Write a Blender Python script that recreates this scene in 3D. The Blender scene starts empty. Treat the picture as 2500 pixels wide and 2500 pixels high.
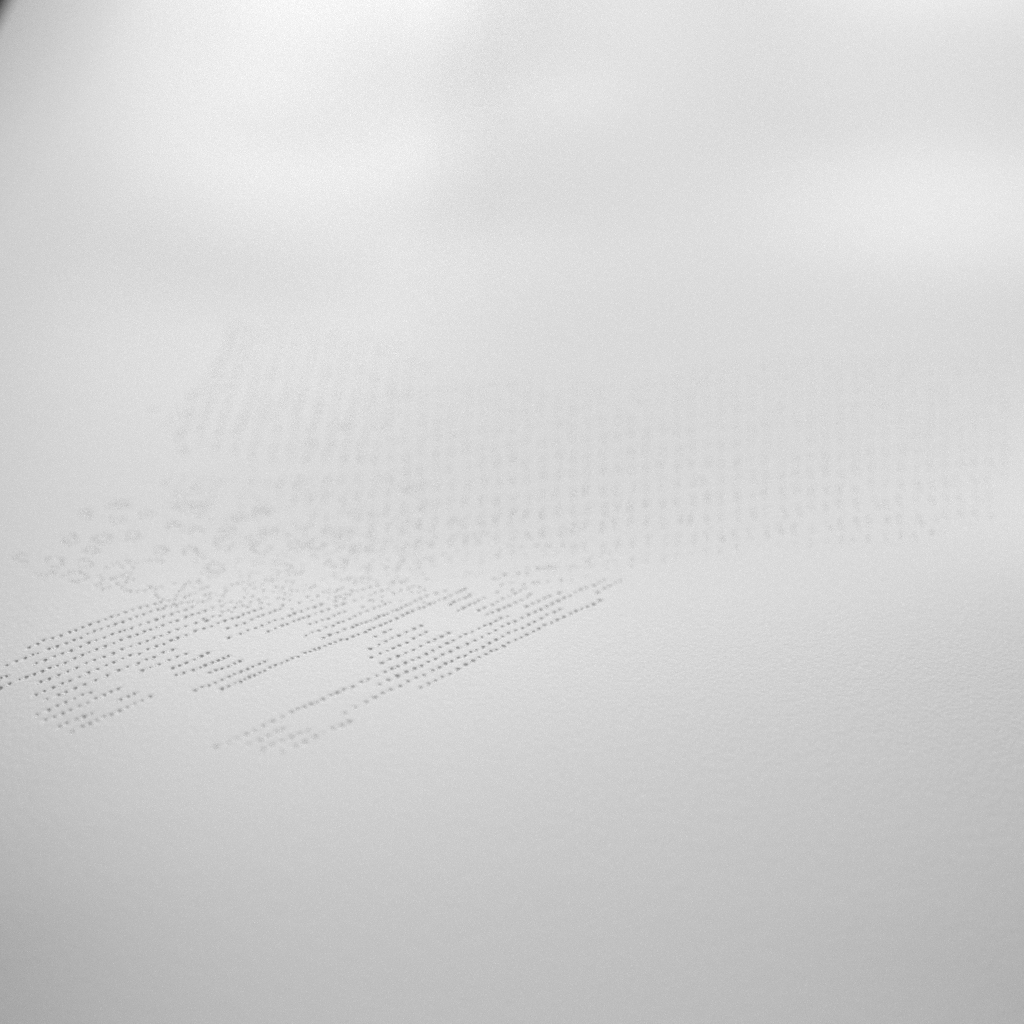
import bpy, math, random
import numpy as np

# ------------------------------------------------------------------ camera, world, light, exposure
MM = 0.001
scene = bpy.context.scene
CAM_H = 105.0                                   # camera height over the sheet, mm
cam_data = bpy.data.cameras.new("camera")
cam_data.sensor_width = 36.0
cam_data.lens = 34.56
cam_data.clip_start = 0.005
cam_data.clip_end = 20.0
cam_data.dof.use_dof = True
cam_data.dof.focus_distance = 0.163
cam_data.dof.aperture_fstop = 5.0
cam_data.dof.aperture_blades = 0
camera = bpy.data.objects.new("camera", cam_data)
camera.location = (0, 0, CAM_H * MM)
camera.rotation_euler = (math.pi / 2 - math.atan(1450 / 2400), 0, 0)
scene.collection.objects.link(camera)
scene.camera = camera

world = bpy.data.worlds.new("World")
scene.world = world
world.use_nodes = True
world.node_tree.nodes["Background"].inputs[0].default_value = (1, 1, 1, 1)
world.node_tree.nodes["Background"].inputs[1].default_value = 0.10

lamp_data = bpy.data.lights.new("softbox", 'AREA')
lamp_data.shape = 'RECTANGLE'
lamp_data.size, lamp_data.size_y = 0.30, 0.22
lamp_data.energy = 12.5
lamp = bpy.data.objects.new("softbox", lamp_data)
lamp.location = (0.07, 0.90, 0.80)
aim = (0.02, 0.30, 0.0)
from mathutils import Vector, Matrix
lamp.rotation_euler = (Vector(aim) - lamp.location).to_track_quat('-Z', 'Y').to_euler()
scene.collection.objects.link(lamp)

scene.view_settings.view_transform = 'Standard'
scene.view_settings.look = 'None'
scene.view_settings.exposure = 0.0
scene.view_settings.gamma = 1.0
scene.view_settings.use_curve_mapping = False
scene.cycles.use_denoising = False                      # keep the fine grain of the exposure
scene.cycles.use_adaptive_sampling = True
scene.cycles.adaptive_threshold = 0.024
scene.cycles.adaptive_min_samples = 16
scene.cycles.sample_clamp_indirect = 1.5
scene.cycles.max_bounces = 6
scene.cycles.diffuse_bounces = 5

random.seed(11)
rng = np.random.default_rng(11)

# ------------------------------------------------------------------ materials
def nodes_of(name):
    m = bpy.data.materials.new(name); m.use_nodes = True
    nt = m.node_tree
    return m, nt, nt.nodes["Principled BSDF"]

def paper_material():
    m, nt, bsdf = nodes_of("uncoated_white_paper")
    bsdf.inputs["Roughness"].default_value = 0.82
    bsdf.inputs["Specular IOR Level"].default_value = 0.25
    geo = nt.nodes.new("ShaderNodeNewGeometry")
    def noise(scale, detail, rough=0.55):
        n = nt.nodes.new("ShaderNodeTexNoise")
        n.inputs["Scale"].default_value = scale
        n.inputs["Detail"].default_value = detail
        n.inputs["Roughness"].default_value = rough
        nt.links.new(geo.outputs["Position"], n.inputs["Vector"])
        return n
    felt = noise(700, 3)           # the felt side of the sheet, about 1.5 mm
    tooth = noise(1500, 4, 0.6)    # paper tooth, under a millimetre
    fibre = noise(5200, 2)         # single fibres
    def bump(src, dist, prev=None):
        b = nt.nodes.new("ShaderNodeBump")
        b.inputs["Strength"].default_value = 1.0
        b.inputs["Distance"].default_value = dist
        nt.links.new(src.outputs["Fac"], b.inputs["Height"])
        if prev: nt.links.new(prev.outputs["Normal"], b.inputs["Normal"])
        return b
    b = bump(felt, 0.00004)
    b = bump(tooth, 0.00009, b)
    b = bump(fibre, 0.00003, b)
    nt.links.new(b.outputs["Normal"], bsdf.inputs["Normal"])
    ramp = nt.nodes.new("ShaderNodeMapRange")
    ramp.inputs["From Min"].default_value = 0.3; ramp.inputs["From Max"].default_value = 0.7
    ramp.inputs["To Min"].default_value = 0.79; ramp.inputs["To Max"].default_value = 0.83
    nt.links.new(fibre.outputs["Fac"], ramp.inputs["Value"])
    nt.links.new(ramp.outputs["Result"], bsdf.inputs["Base Color"])
    return m

def plain_material(name, grey, scale):
    m, nt, bsdf = nodes_of(name)
    bsdf.inputs["Roughness"].default_value = 0.7
    n = nt.nodes.new("ShaderNodeTexNoise"); n.inputs["Scale"].default_value = scale
    r = nt.nodes.new("ShaderNodeMapRange")
    r.inputs["To Min"].default_value = grey * 0.85; r.inputs["To Max"].default_value = grey * 1.15
    nt.links.new(n.outputs["Fac"], r.inputs["Value"])
    nt.links.new(r.outputs["Result"], bsdf.inputs["Base Color"])
    return m

PAPER = paper_material()
DARK = plain_material("dark_grey_card", 0.05, 90)
TABLE = plain_material("grey_table_laminate", 0.12, 60)

def link_mesh(name, verts, faces, material, smooth=False, parent=None):
    me = bpy.data.meshes.new(name)
    me.from_pydata(verts, [], faces); me.update()
    me.materials.append(material)
    if smooth: me.polygons.foreach_set("use_smooth", [True] * len(me.polygons))
    o = bpy.data.objects.new(name, me)
    scene.collection.objects.link(o)
    if parent: o.parent = parent
    return o

# ------------------------------------------------------------------ the setting
def box(name, lo, hi, material):
    v = [(x, y, z) for z in (lo[2], hi[2]) for y in (lo[1], hi[1]) for x in (lo[0], hi[0])]
    f = [(0, 2, 3, 1), (4, 5, 7, 6), (0, 1, 5, 4), (2, 6, 7, 3), (0, 4, 6, 2), (1, 3, 7, 5)]
    o = link_mesh(name, v, f, material); o["kind"] = "structure"
    return o
box("tabletop", (-0.6, -0.25, -0.062), (0.6, 0.655, -0.032), TABLE)
box("backdrop", (-0.6, 0.656, -0.062), (0.6, 0.676, 0.24), DARK)  # dark panel added behind the sheet to make the top left corner dark

# ------------------------------------------------------------------ the sheet's shape (mm): flat in front, bending up at the back, warped for tone
X0, X1, Y0, Y1 = -188.0, 345.0, -40.0, 630.0
# ---- bend of the sheet from front to back: slope at given distances (mm), integrated to a height
BEND = [(-60, 0), (20, 0.0), (50, 0.18), (75, 0.24), (100, 0.17), (128, 0.05), (148, 0.0), (185, -0.05), (215, -0.04),
        (255, 0.0), (320, 0.06), (400, 0.18), (500, 0.36), (600, 0.52), (660, 0.58)]
_t = np.arange(-60.0, 660.0, 0.5)
_s = np.interp(_t, [b[0] for b in BEND], [b[1] for b in BEND])
_k = np.exp(-0.5 * (np.arange(-30, 31) / 12.0) ** 2)
_s = np.convolve(np.pad(_s, 30, mode='edge'), _k / _k.sum(), mode='valid')
_z = np.cumsum(_s) * 0.5
_z -= np.interp(148.0, _t, _z)
def bend(y):
    return np.interp(y, _t, _z)

WARP = np.array([
122,122,122,122,122,122,122,122,122,122,122,122,122,122,122,121,120,118,110,87,43,10,0,5,22,44,56,60,61,62,62,62,62,62,62,62,62,62,62,62,62,62,62,62,62,62,62,
123,123,123,123,123,123,123,123,123,123,123,123,123,123,123,122,121,118,109,83,39,8,-1,4,20,42,55,60,62,62,63,63,63,63,63,63,63,63,63,63,63,63,63,63,63,63,63,
127,127,127,127,127,127,127,127,127,127,127,127,127,127,127,126,123,118,104,74,30,3,-4,2,16,35,52,60,63,65,65,66,66,66,66,66,66,66,66,66,66,66,66,66,66,66,66,
142,142,142,142,142,142,142,142,142,142,142,142,142,141,140,138,132,121,97,54,14,-7,-12,-5,8,27,51,64,70,73,74,75,76,76,76,76,76,76,76,76,76,76,76,76,76,76,76,
190,190,190,190,190,190,190,190,190,190,190,190,189,189,187,181,166,139,91,27,-18,-35,-36,-26,-7,20,55,79,93,100,105,108,110,110,111,111,111,111,111,111,111,111,111,111,111,111,111,
271,271,271,271,271,271,271,271,271,271,271,270,269,266,259,242,207,150,67,-22,-75,-88,-81,-64,-37,3,54,96,124,142,153,161,165,167,168,168,168,168,168,168,168,168,168,168,168,168,168,
299,299,299,299,299,299,299,298,296,290,282,277,271,260,240,206,151,78,-9,-88,-129,-132,-115,-93,-65,-29,20,70,107,134,152,163,169,172,174,175,175,175,175,175,175,175,175,175,175,175,175,
300,300,300,300,300,300,298,290,276,252,228,211,200,186,164,128,74,3,-73,-133,-162,-157,-131,-101,-74,-43,-4,43,83,112,131,144,151,155,157,157,158,158,158,158,158,158,158,158,158,158,158,
300,300,300,300,300,296,280,250,217,190,171,158,151,140,121,90,40,-27,-100,-151,-173,-165,-136,-101,-69,-40,-6,38,76,105,125,138,145,149,151,152,152,152,152,152,152,152,152,152,152,152,152,
300,300,300,300,295,273,231,191,166,157,156,154,150,141,122,89,36,-35,-106,-153,-169,-162,-132,-95,-60,-28,6,47,85,115,135,147,154,158,160,161,161,161,161,161,161,161,161,161,161,161,161,
300,300,300,294,270,223,179,157,157,165,174,177,174,163,141,101,37,-44,-110,-149,-160,-159,-127,-86,-50,-16,20,61,102,133,154,167,175,179,181,182,182,182,183,183,183,183,183,183,183,183,183,
300,300,295,272,221,175,157,163,178,193,202,203,198,186,160,116,46,-41,-105,-132,-145,-145,-120,-78,-42,-11,23,64,106,138,159,172,180,184,186,187,188,188,188,188,188,188,188,188,188,188,188,
300,296,275,227,178,159,169,190,208,221,231,238,234,219,191,145,75,-13,-79,-105,-110,-104,-91,-60,-31,-8,18,51,89,119,138,150,157,161,163,164,165,165,165,165,165,165,165,165,165,165,165,
297,279,234,184,162,173,198,222,238,253,261,262,255,238,209,164,98,24,-25,-44,-46,-35,-27,-14,1,12,24,42,61,76,88,98,104,108,110,111,112,112,112,112,112,112,112,112,112,112,112,
277,240,191,165,173,201,230,251,269,277,278,277,270,254,225,181,123,67,36,25,26,38,47,50,51,50,49,47,42,35,37,44,50,53,55,57,57,57,57,58,58,58,58,58,58,58,58,
228,192,166,171,201,234,258,278,289,290,291,290,285,270,242,198,145,104,85,80,83,94,103,103,99,91,83,71,54,35,31,36,42,46,48,49,50,50,50,51,51,51,51,51,51,51,51,
177,162,166,196,233,262,281,293,297,298,298,298,295,283,255,211,161,129,116,114,120,132,140,141,138,132,122,108,90,71,62,65,70,75,77,79,79,80,80,80,80,80,80,80,80,80,80,
158,164,189,227,260,280,293,299,299,300,300,300,299,291,265,218,167,140,130,129,139,153,163,168,168,164,156,144,128,111,99,100,105,109,112,114,115,115,115,115,115,115,115,115,115,115,115,
172,190,223,257,279,293,299,300,300,300,300,300,300,294,268,217,166,137,129,130,143,162,176,183,186,185,179,168,157,145,135,136,142,148,151,153,154,155,155,155,155,155,155,155,155,155,155,
204,226,256,280,290,298,300,300,300,300,300,300,300,295,267,213,163,131,121,123,136,161,181,191,195,195,191,183,175,168,166,172,180,186,191,193,194,195,195,195,195,195,195,195,195,195,195,
241,259,280,291,297,299,300,300,300,300,300,300,300,295,266,209,162,131,117,117,130,159,185,197,202,201,198,193,188,186,190,200,210,217,221,224,225,226,226,226,226,226,226,226,226,226,226,
272,283,293,297,299,300,300,300,300,300,300,300,300,296,268,208,165,135,119,114,125,159,190,206,212,211,207,202,199,199,207,221,232,239,243,246,247,248,248,248,248,248,248,248,248,248,248,
290,295,297,299,300,300,300,300,300,300,300,300,300,297,274,215,171,141,123,113,121,157,194,214,222,221,217,212,208,208,219,235,246,252,256,259,260,261,261,261,261,261,261,261,261,261,261,
298,298,298,299,300,300,300,300,300,300,300,300,300,299,284,235,188,155,135,118,120,155,196,219,228,229,226,219,214,214,225,241,251,256,259,261,262,263,263,264,264,264,264,264,264,264,264,
299,298,299,300,300,300,300,300,300,300,300,300,300,300,293,265,223,186,158,132,125,152,195,221,232,234,232,224,216,214,222,234,242,246,248,249,250,251,251,251,251,251,251,251,251,251,251,
299,298,299,300,300,300,300,300,300,300,300,300,300,300,298,287,259,224,191,155,135,151,191,219,232,237,234,223,212,206,208,215,220,224,225,226,227,227,228,228,228,228,228,228,228,228,228,
298,299,300,300,300,300,300,300,300,300,300,300,300,300,297,287,270,248,218,181,148,152,186,217,234,239,234,216,199,188,183,185,190,193,195,196,197,198,198,198,198,198,198,198,198,198,198,
297,299,300,300,300,300,300,300,300,300,300,300,300,299,290,268,253,243,224,194,159,156,188,225,244,246,236,211,183,166,157,158,164,169,173,176,178,179,179,180,180,180,180,180,180,180,180,
299,300,300,300,300,300,300,300,300,300,300,300,300,296,276,241,223,219,211,194,169,172,210,249,265,263,247,214,179,157,144,145,153,162,169,173,175,177,177,178,178,178,178,178,178,178,178,
300,300,300,300,300,300,300,300,300,300,300,300,300,293,263,217,194,194,196,197,191,206,242,274,285,279,261,226,187,160,144,142,152,163,171,176,179,181,182,182,182,183,183,183,183,183,183,
300,300,300,300,300,300,300,300,300,300,300,300,300,291,253,199,172,173,185,203,215,236,262,285,295,290,274,241,201,170,151,146,155,167,175,181,185,187,188,189,189,189,189,189,189,189,189,
300,300,300,300,300,300,300,300,300,300,300,300,300,289,246,188,158,156,170,195,218,240,262,284,297,297,285,256,218,185,163,154,162,175,185,192,197,199,201,202,202,202,202,202,202,202,202,
300,300,300,300,300,300,300,300,300,300,300,300,299,287,241,186,158,148,154,176,201,226,250,278,296,299,293,272,238,205,182,171,178,193,206,215,220,224,225,226,227,227,227,227,227,227,227,
300,300,300,300,300,300,300,300,300,300,300,300,299,286,238,191,178,160,149,159,181,210,241,270,290,298,297,286,261,234,212,200,207,225,240,249,255,257,259,260,260,261,261,261,261,261,261,
300,300,300,300,300,300,300,300,300,300,300,300,299,286,238,195,203,192,167,157,169,199,232,250,271,293,299,295,284,268,252,241,245,259,270,277,280,282,283,283,283,284,284,284,284,284,284,
300,300,300,300,300,300,300,300,300,300,300,300,299,288,241,193,206,222,201,174,171,196,224,232,255,289,299,299,297,292,284,276,275,282,286,288,289,290,291,291,291,291,291,291,291,291,291,
300,300,300,300,300,300,300,300,300,300,300,300,300,290,247,193,192,226,227,199,188,204,227,238,264,292,300,300,300,299,297,295,293,294,295,294,295,295,295,295,296,296,296,296,296,296,296,
300,300,300,300,300,300,300,300,300,300,300,300,300,290,252,199,184,216,236,225,214,221,243,265,286,298,300,300,300,300,300,300,299,299,299,299,299,299,299,299,299,299,299,299,299,299,299,
300,300,300,300,300,300,300,300,300,300,300,300,300,290,252,208,190,211,238,247,240,238,259,286,298,300,300,300,300,300,300,300,300,300,300,300,300,300,300,300,300,300,300,300,300,300,300,
300,300,300,300,300,300,300,300,300,300,300,300,299,288,248,210,197,210,238,257,253,245,262,290,300,300,300,300,300,300,300,300,299,296,294,294,294,293,293,293,293,293,293,293,293,293,293,
300,300,300,300,300,300,300,300,300,300,300,300,299,285,239,204,195,205,232,255,252,240,253,288,299,300,300,300,300,300,299,296,289,278,272,271,270,270,269,269,268,268,268,268,268,268,268,
300,300,300,300,300,300,300,300,300,300,300,300,299,281,229,195,187,195,220,243,240,224,237,283,299,300,300,300,300,299,295,283,264,246,239,239,240,240,240,239,239,239,239,239,239,239,239,
300,300,300,300,300,300,300,300,300,300,300,300,298,275,219,187,179,184,206,225,221,205,221,278,299,300,300,300,300,297,284,264,239,218,211,213,215,216,216,216,216,216,216,216,216,216,216,
300,300,300,300,300,300,300,300,300,300,300,300,296,268,210,182,173,175,190,204,200,187,209,273,298,300,300,300,300,295,278,253,224,200,192,193,196,198,199,199,199,199,199,198,198,198,198,
300,300,300,300,300,300,300,300,300,300,300,300,293,260,203,177,168,166,176,186,182,172,199,268,297,300,300,300,300,295,276,248,217,189,179,178,182,184,185,185,185,185,185,185,185,185,185,
300,300,300,300,300,300,300,300,300,300,300,300,291,253,197,174,163,159,166,174,168,160,190,263,296,300,300,300,300,295,277,247,214,183,169,167,171,173,174,174,174,174,174,174,174,174,174,
300,300,300,300,300,300,300,300,300,300,300,300,289,245,191,169,158,152,157,164,158,150,183,258,294,300,300,300,300,296,278,247,212,180,161,158,160,163,164,165,165,164,164,164,164,164,164,
300,300,300,300,300,300,300,300,300,300,300,299,286,236,183,162,150,143,148,154,147,141,175,253,293,300,300,300,300,297,280,248,212,176,154,148,150,153,154,155,155,155,155,154,154,154,154,
300,300,300,300,300,300,300,300,300,300,300,299,282,226,173,151,139,132,136,143,136,130,167,248,292,300,300,300,300,297,282,248,210,172,145,136,137,141,142,143,143,143,143,143,143,143,143,
300,300,300,300,300,300,300,300,300,300,300,298,276,212,158,137,124,117,121,128,121,117,157,242,290,300,300,300,300,298,283,247,206,165,134,122,122,125,127,128,128,128,127,127,127,127,127,
300,300,300,300,300,300,300,300,300,300,300,295,264,192,140,116,103,96,101,109,103,101,145,235,289,300,300,300,300,298,283,244,198,155,119,104,101,104,106,107,107,107,106,106,106,106,106,
300,300,300,300,300,300,300,300,300,300,300,291,248,169,116,91,76,70,76,84,80,81,130,227,287,299,300,300,300,298,281,238,188,140,100,79,74,76,78,79,79,79,79,79,79,79,79,
300,300,300,300,300,300,300,300,300,300,299,287,231,144,88,61,44,39,46,56,53,58,113,217,284,299,300,300,300,297,278,230,173,120,75,50,42,42,44,46,46,46,46,46,46,46,46,
300,300,300,300,300,300,300,300,300,300,299,282,212,116,59,28,10,5,13,24,23,33,93,206,282,299,300,300,300,296,275,220,157,98,48,17,5,4,7,8,9,9,9,9,9,9,9,
300,300,300,300,300,300,300,300,300,300,298,275,190,87,28,-6,-25,-30,-21,-8,-7,7,74,195,279,299,300,300,300,296,271,211,140,76,21,-17,-31,-34,-32,-30,-29,-29,-29,-29,-29,-29,-29,
300,300,300,300,300,300,300,300,300,300,296,262,166,59,-1,-37,-58,-62,-52,-38,-35,-17,56,184,277,299,300,300,300,295,268,202,125,56,-4,-46,-65,-69,-67,-65,-64,-64,-64,-64,-64,-64,-64,
300,300,300,300,300,300,300,300,300,300,292,246,139,33,-26,-63,-85,-88,-77,-63,-58,-38,40,175,274,299,300,300,300,295,266,197,114,40,-23,-70,-93,-99,-97,-95,-94,-93,-93,-93,-93,-93,-93,
300,300,300,300,300,300,300,300,300,300,288,228,114,10,-48,-85,-107,-109,-97,-82,-77,-54,27,167,272,299,300,300,300,295,266,195,108,30,-36,-87,-113,-121,-121,-118,-117,-116,-116,-116,-116,-116,-116,
300,300,300,300,300,300,300,300,300,299,283,212,91,-10,-65,-101,-122,-124,-111,-96,-90,-66,18,161,271,299,300,300,300,296,268,197,107,26,-42,-96,-127,-138,-138,-135,-132,-131,-131,-131,-131,-131,-131,
300,300,300,300,300,300,300,300,300,299,280,197,71,-26,-78,-113,-133,-133,-120,-104,-99,-75,11,157,270,299,300,300,300,297,272,202,110,26,-44,-100,-135,-148,-149,-145,-143,-141,-141,-140,-140,-140,-140,
300,300,300,300,300,300,300,300,300,299,276,184,55,-38,-88,-120,-139,-138,-124,-109,-105,-80,6,154,269,299,300,300,300,298,276,207,114,29,-42,-100,-139,-154,-155,-152,-149,-147,-146,-146,-146,-146,-146,
300,300,300,300,300,300,300,300,300,299,273,174,42,-46,-94,-125,-143,-141,-126,-112,-108,-83,4,152,269,299,300,300,300,299,280,213,119,32,-40,-99,-140,-157,-159,-156,-152,-150,-149,-148,-148,-148,-148,
300,300,300,300,300,300,300,300,300,298,270,167,35,-50,-97,-128,-144,-142,-127,-113,-110,-85,2,151,268,299,300,300,300,299,282,216,123,35,-38,-97,-140,-159,-161,-158,-154,-151,-150,-150,-149,-149,-149
], float).reshape(63, 47) / 1000.0
# ---- slow warp, shaped so the lamp gives broad light and shade: change of slope (1/1000) on a 15 x 10 mm lattice, integrated from the row that lies flat
WX = np.arange(-330.0, 361.0, 15.0)
WY = np.arange(20.0, 641.0, 10.0)
_c = np.concatenate([np.zeros((1, len(WX))), np.cumsum((WARP[1:] + WARP[:-1]) * 5.0, axis=0)])
_r = (145.0 - WY[0]) / 10.0
_i = int(_r)
_c = _c - (_c[_i] + (_c[_i + 1] - _c[_i]) * (_r - _i))
_c = np.pad(_c, 2, mode='edge')
def _w4(f):
    return (-.5 * f + f * f - .5 * f ** 3, 1 - 2.5 * f * f + 1.5 * f ** 3, .5 * f + 2 * f * f - 1.5 * f ** 3, -.5 * f * f + .5 * f ** 3)
def warp(x, y):
    u = np.clip((np.asarray(x, float) - WX[0]) / 15.0, 0, len(WX) - 1.001)
    v = np.clip((np.asarray(y, float) - WY[0]) / 10.0, 0, len(WY) - 1.001)
    i, j = u.astype(int), v.astype(int)
    a, b = _w4(u - i), _w4(v - j)
    out = 0.0
    for q in range(4):
        for p in range(4):
            out = out + a[p] * b[q] * _c[j + q + 1, i + p + 1]
    return out
def height(x, y):
    e = np.maximum(0, -138.0 - np.asarray(x, float))        # left edge curled away to darken that side
    return bend(y) + warp(x, y) - 0.0046 * e ** 2


# ------------------------------------------------------------------ where the needle went in: x, y in tenths of a millimetre
MARKS = [-818,1305,-807,1313,-800,1322,-786,1326,-774,1332,-762,1340,-753,1345,-744,1353,-734,1360,-722,1367,-712,1374,-704,1381,-693,1387,-683,1394,-673,1401,-662,1407,-651,1412,-639,1418,-630,1424,-839,1264,-826,1272,-814,1278,-804,1286,-796,1288,-781,1298,-769,1303,-756,1310,-746,1318,-736,1323,-728,1333,-719,1341,-709,1346,-699,1352,-689,1359,-678,1365,-668,1372,-659,1380,-649,1386,-639,1395,-628,1400,-619,1405,-788,1263,-776,1269,-763,1277,-752,1283,-740,1289,-727,1299,-717,1308,-706,1314,-694,1320,-684,1330,-673,1336,-666,1339,-656,1345,-644,1354,-632,1361,-621,1369,-611,1378,-599,1385,-589,1392,-578,1398,-569,1407,-836,1234,-828,1237,-814,1218,-801,1226,-791,1230,-780,1235,-769,1241,-760,1248,-748,1252,-737,1258,-725,1268,-715,1276,-706,1282,-696,1289,-684,1296,-672,1303,-663,1312,-651,1319,-640,1326,-630,1334,-621,1339,-613,1345,-604,1351,-593,1359,-583,1365,-571,1376,-562,1383,-552,1388,-543,1395,-761,1215,-749,1220,-736,1228,-724,1235,-712,1243,-700,1253,-689,1260,-675,1267,-663,1275,-652,1285,-639,1292,-627,1299,-616,1306,-607,1314,-597,1319,-586,1329,-574,1337,-563,1347,-548,1356,-756,1185,-745,1191,-733,1198,-722,1206,-711,1211,-698,1218,-687,1228,-674,1235,-663,1243,-653,1250,-641,1259,-632,1267,-617,1270,-607,1282,-595,1289,-584,1295,-575,1305,-566,1312,-554,1319,-542,1332,-733,1172,-717,1179,-707,1184,-695,1191,-682,1198,-667,1207,-652,1217,-637,1228,-625,1236,-610,1244,-600,1253,-589,1259,-578,1271,-564,1278,-735,1139,-720,1146,-709,1154,-698,1160,-686,1166,-676,1174,-664,1177,-716,1125,-704,1129,-693,1135,-683,1141,-671,1147,-660,1153,-650,1162,-639,1168,-631,1175,-621,1181,-687,1107,-678,1112,-664,1118,-654,1122,-644,1129,-661,1093,-649,1101,-639,1106,-630,1111,-622,1118,-611,1121,-601,1128,-591,1135,-582,1142,-572,1149,-562,1157,-608,1154,-598,1160,-590,1166,-826,1210,-597,1224,-586,1231,-574,1238,-561,1249,-550,1258,-538,1265,-548,1227,-539,1233,-530,1240,-519,1248,-510,1258,-502,1266,-537,1208,-526,1213,-513,1220,-503,1227,-497,1232,-487,1239,-479,1245,-472,1251,-466,1256,-484,1212,-476,1218,-467,1222,-458,1227,-450,1235,-443,1241,-495,1167,-486,1175,-476,1179,-468,1185,-459,1192,-450,1200,-443,1207,-434,1213,-425,1219,-418,1226,-409,1233,-402,1239,-453,1169,-444,1176,-436,1183,-428,1187,-423,1192,-417,1198,-410,1202,-403,1209,-396,1214,-390,1222,-382,1229,-373,1235,-366,1241,-359,1248,-350,1252,-341,1263,-333,1267,-327,1273,-320,1277,-312,1283,-531,1364,-538,1369,-524,1376,-512,1379,-529,1339,-518,1345,-509,1355,-499,1363,-488,1370,-479,1374,-472,1383,-464,1388,-455,1395,-445,1402,-488,1339,-475,1347,-463,1354,-453,1365,-444,1375,-437,1381,-426,1388,-419,1395,-411,1400,-479,1310,-462,1321,-452,1332,-440,1339,-431,1346,-421,1356,-412,1364,-400,1368,-390,1378,-383,1386,-372,1392,-362,1401,-351,1407,-341,1415,-416,1328,-406,1337,-396,1347,-388,1351,-379,1360,-371,1366,-364,1371,-356,1376,-345,1385,-336,1392,-325,1399,-313,1410,-302,1417,-349,1351,-339,1357,-330,1364,-320,1368,-312,1378,-304,1386,-295,1392,-349,1315,-340,1324,-330,1330,-320,1341,-318,1308,-428,1039,-411,1046,-402,1054,-390,1062,-379,1070,-368,1081,-357,1089,-344,1099,-332,1110,-324,1118,-315,1122,-306,1129,-298,1133,-290,1140,-381,1042,-366,1049,-356,1059,-346,1067,-339,1072,-358,1031,-347,1040,-333,1047,-322,1055,-311,1062,-300,1070,-328,1024,-313,1036,-300,1045,-287,1055,-276,1063,-264,1073,-252,1080,-242,1088,-252,1108,-304,1289,-296,1294,-288,1301,-278,1304,-269,1312,-261,1318,-250,1326,-244,1333,-237,1340,-227,1347,-219,1354,-211,1361,-201,1370,-192,1380,-184,1388,-176,1394,-165,1403,-157,1407,-148,1416,-139,1422,-131,1430,-121,1436,-112,1446,-100,1455,-93,1462,-87,1466,-309,1317,-297,1324,-287,1334,-274,1342,-268,1348,-260,1353,-253,1357,-246,1362,-238,1369,-233,1376,-225,1380,-219,1385,-211,1393,-204,1397,-197,1404,-189,1413,-182,1418,-174,1427,-165,1436,-155,1444,-138,1452,-308,1346,-301,1355,-293,1359,-283,1367,-275,1377,-267,1385,-256,1393,-245,1402,-236,1409,-227,1417,-219,1422,-231,1312,-217,1325,-208,1334,-235,1275,-222,1288,-212,1297,-202,1307,-192,1315,-180,1326,-168,1337,-157,1347,-230,1250,-217,1261,-206,1269,-197,1277,-188,1285,-176,1294,-166,1307,-156,1317,-147,1326,-211,1234,-199,1245,-187,1254,-175,1263,-163,1272,-152,1284,-140,1295,-130,1304,-119,1313,-108,1324,-280,1150,-271,1156,-262,1164,-249,1171,-237,1183,-227,1190,-215,1200,-203,1210,-193,1219,-184,1225,-173,1235,-162,1243,-152,1250,-141,1261,-131,1271,-120,1281,-109,1293,-99,1301,-88,1312,-79,1321,-68,1328,-57,1339,-47,1349,-37,1354,-28,1363,-20,1372,-8,1378,-208,1177,-195,1188,-182,1200,-169,1211,-157,1220,-146,1228,-136,1239,-125,1247,-114,1260,-102,1269,-90,1280,-75,1292,-63,1302,-51,1313,-39,1323,-28,1334,-17,1346,-6,1355,5,1362,17,1373,29,1384,-238,1122,-223,1134,-211,1145,-200,1155,-189,1164,-175,1174,-164,1186,-152,1195,-140,1202,-127,1216,-117,1224,-108,1235,-98,1242,-88,1252,-77,1258,-68,1269,-59,1275,-48,1284,-38,1295,-27,1306,-16,1315,-6,1326,6,1335,18,1342,29,1353,-143,1171,-131,1181,-121,1189,-111,1199,-99,1208,-87,1221,-75,1233,-63,1245,-54,1254,-43,1263,-35,1272,-26,1277,-14,1287,-6,1297,6,1306,16,1314,25,1322,-110,1417,-105,1424,-95,1431,-85,1438,-77,1447,-95,1396,-86,1405,-76,1415,-67,1421,-60,1429,-51,1437,-59,1397,-49,1406,-35,1415,-26,1424,-17,1435,-5,1443,6,1453,15,1461,-43,1383,-35,1390,-24,1398,-14,1406,-5,1412,6,1422,17,1430,28,1441,41,1393,51,1401,62,1411,72,1419,83,1428,94,1438,105,1444,116,1456,126,1465,137,1471,151,1478,161,1487,171,1496,39,1362,51,1372,61,1384,75,1393,85,1401,86,1454,37,1332,46,1341,56,1352,69,1360,79,1369,91,1378,103,1388,113,1396,124,1404,134,1410,146,1418,158,1430,26,1410,37,1418,48,1427,59,1436,68,1444,156,1456,170,1468,180,1477,192,1487,201,1493,24,1468,33,1449]
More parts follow.
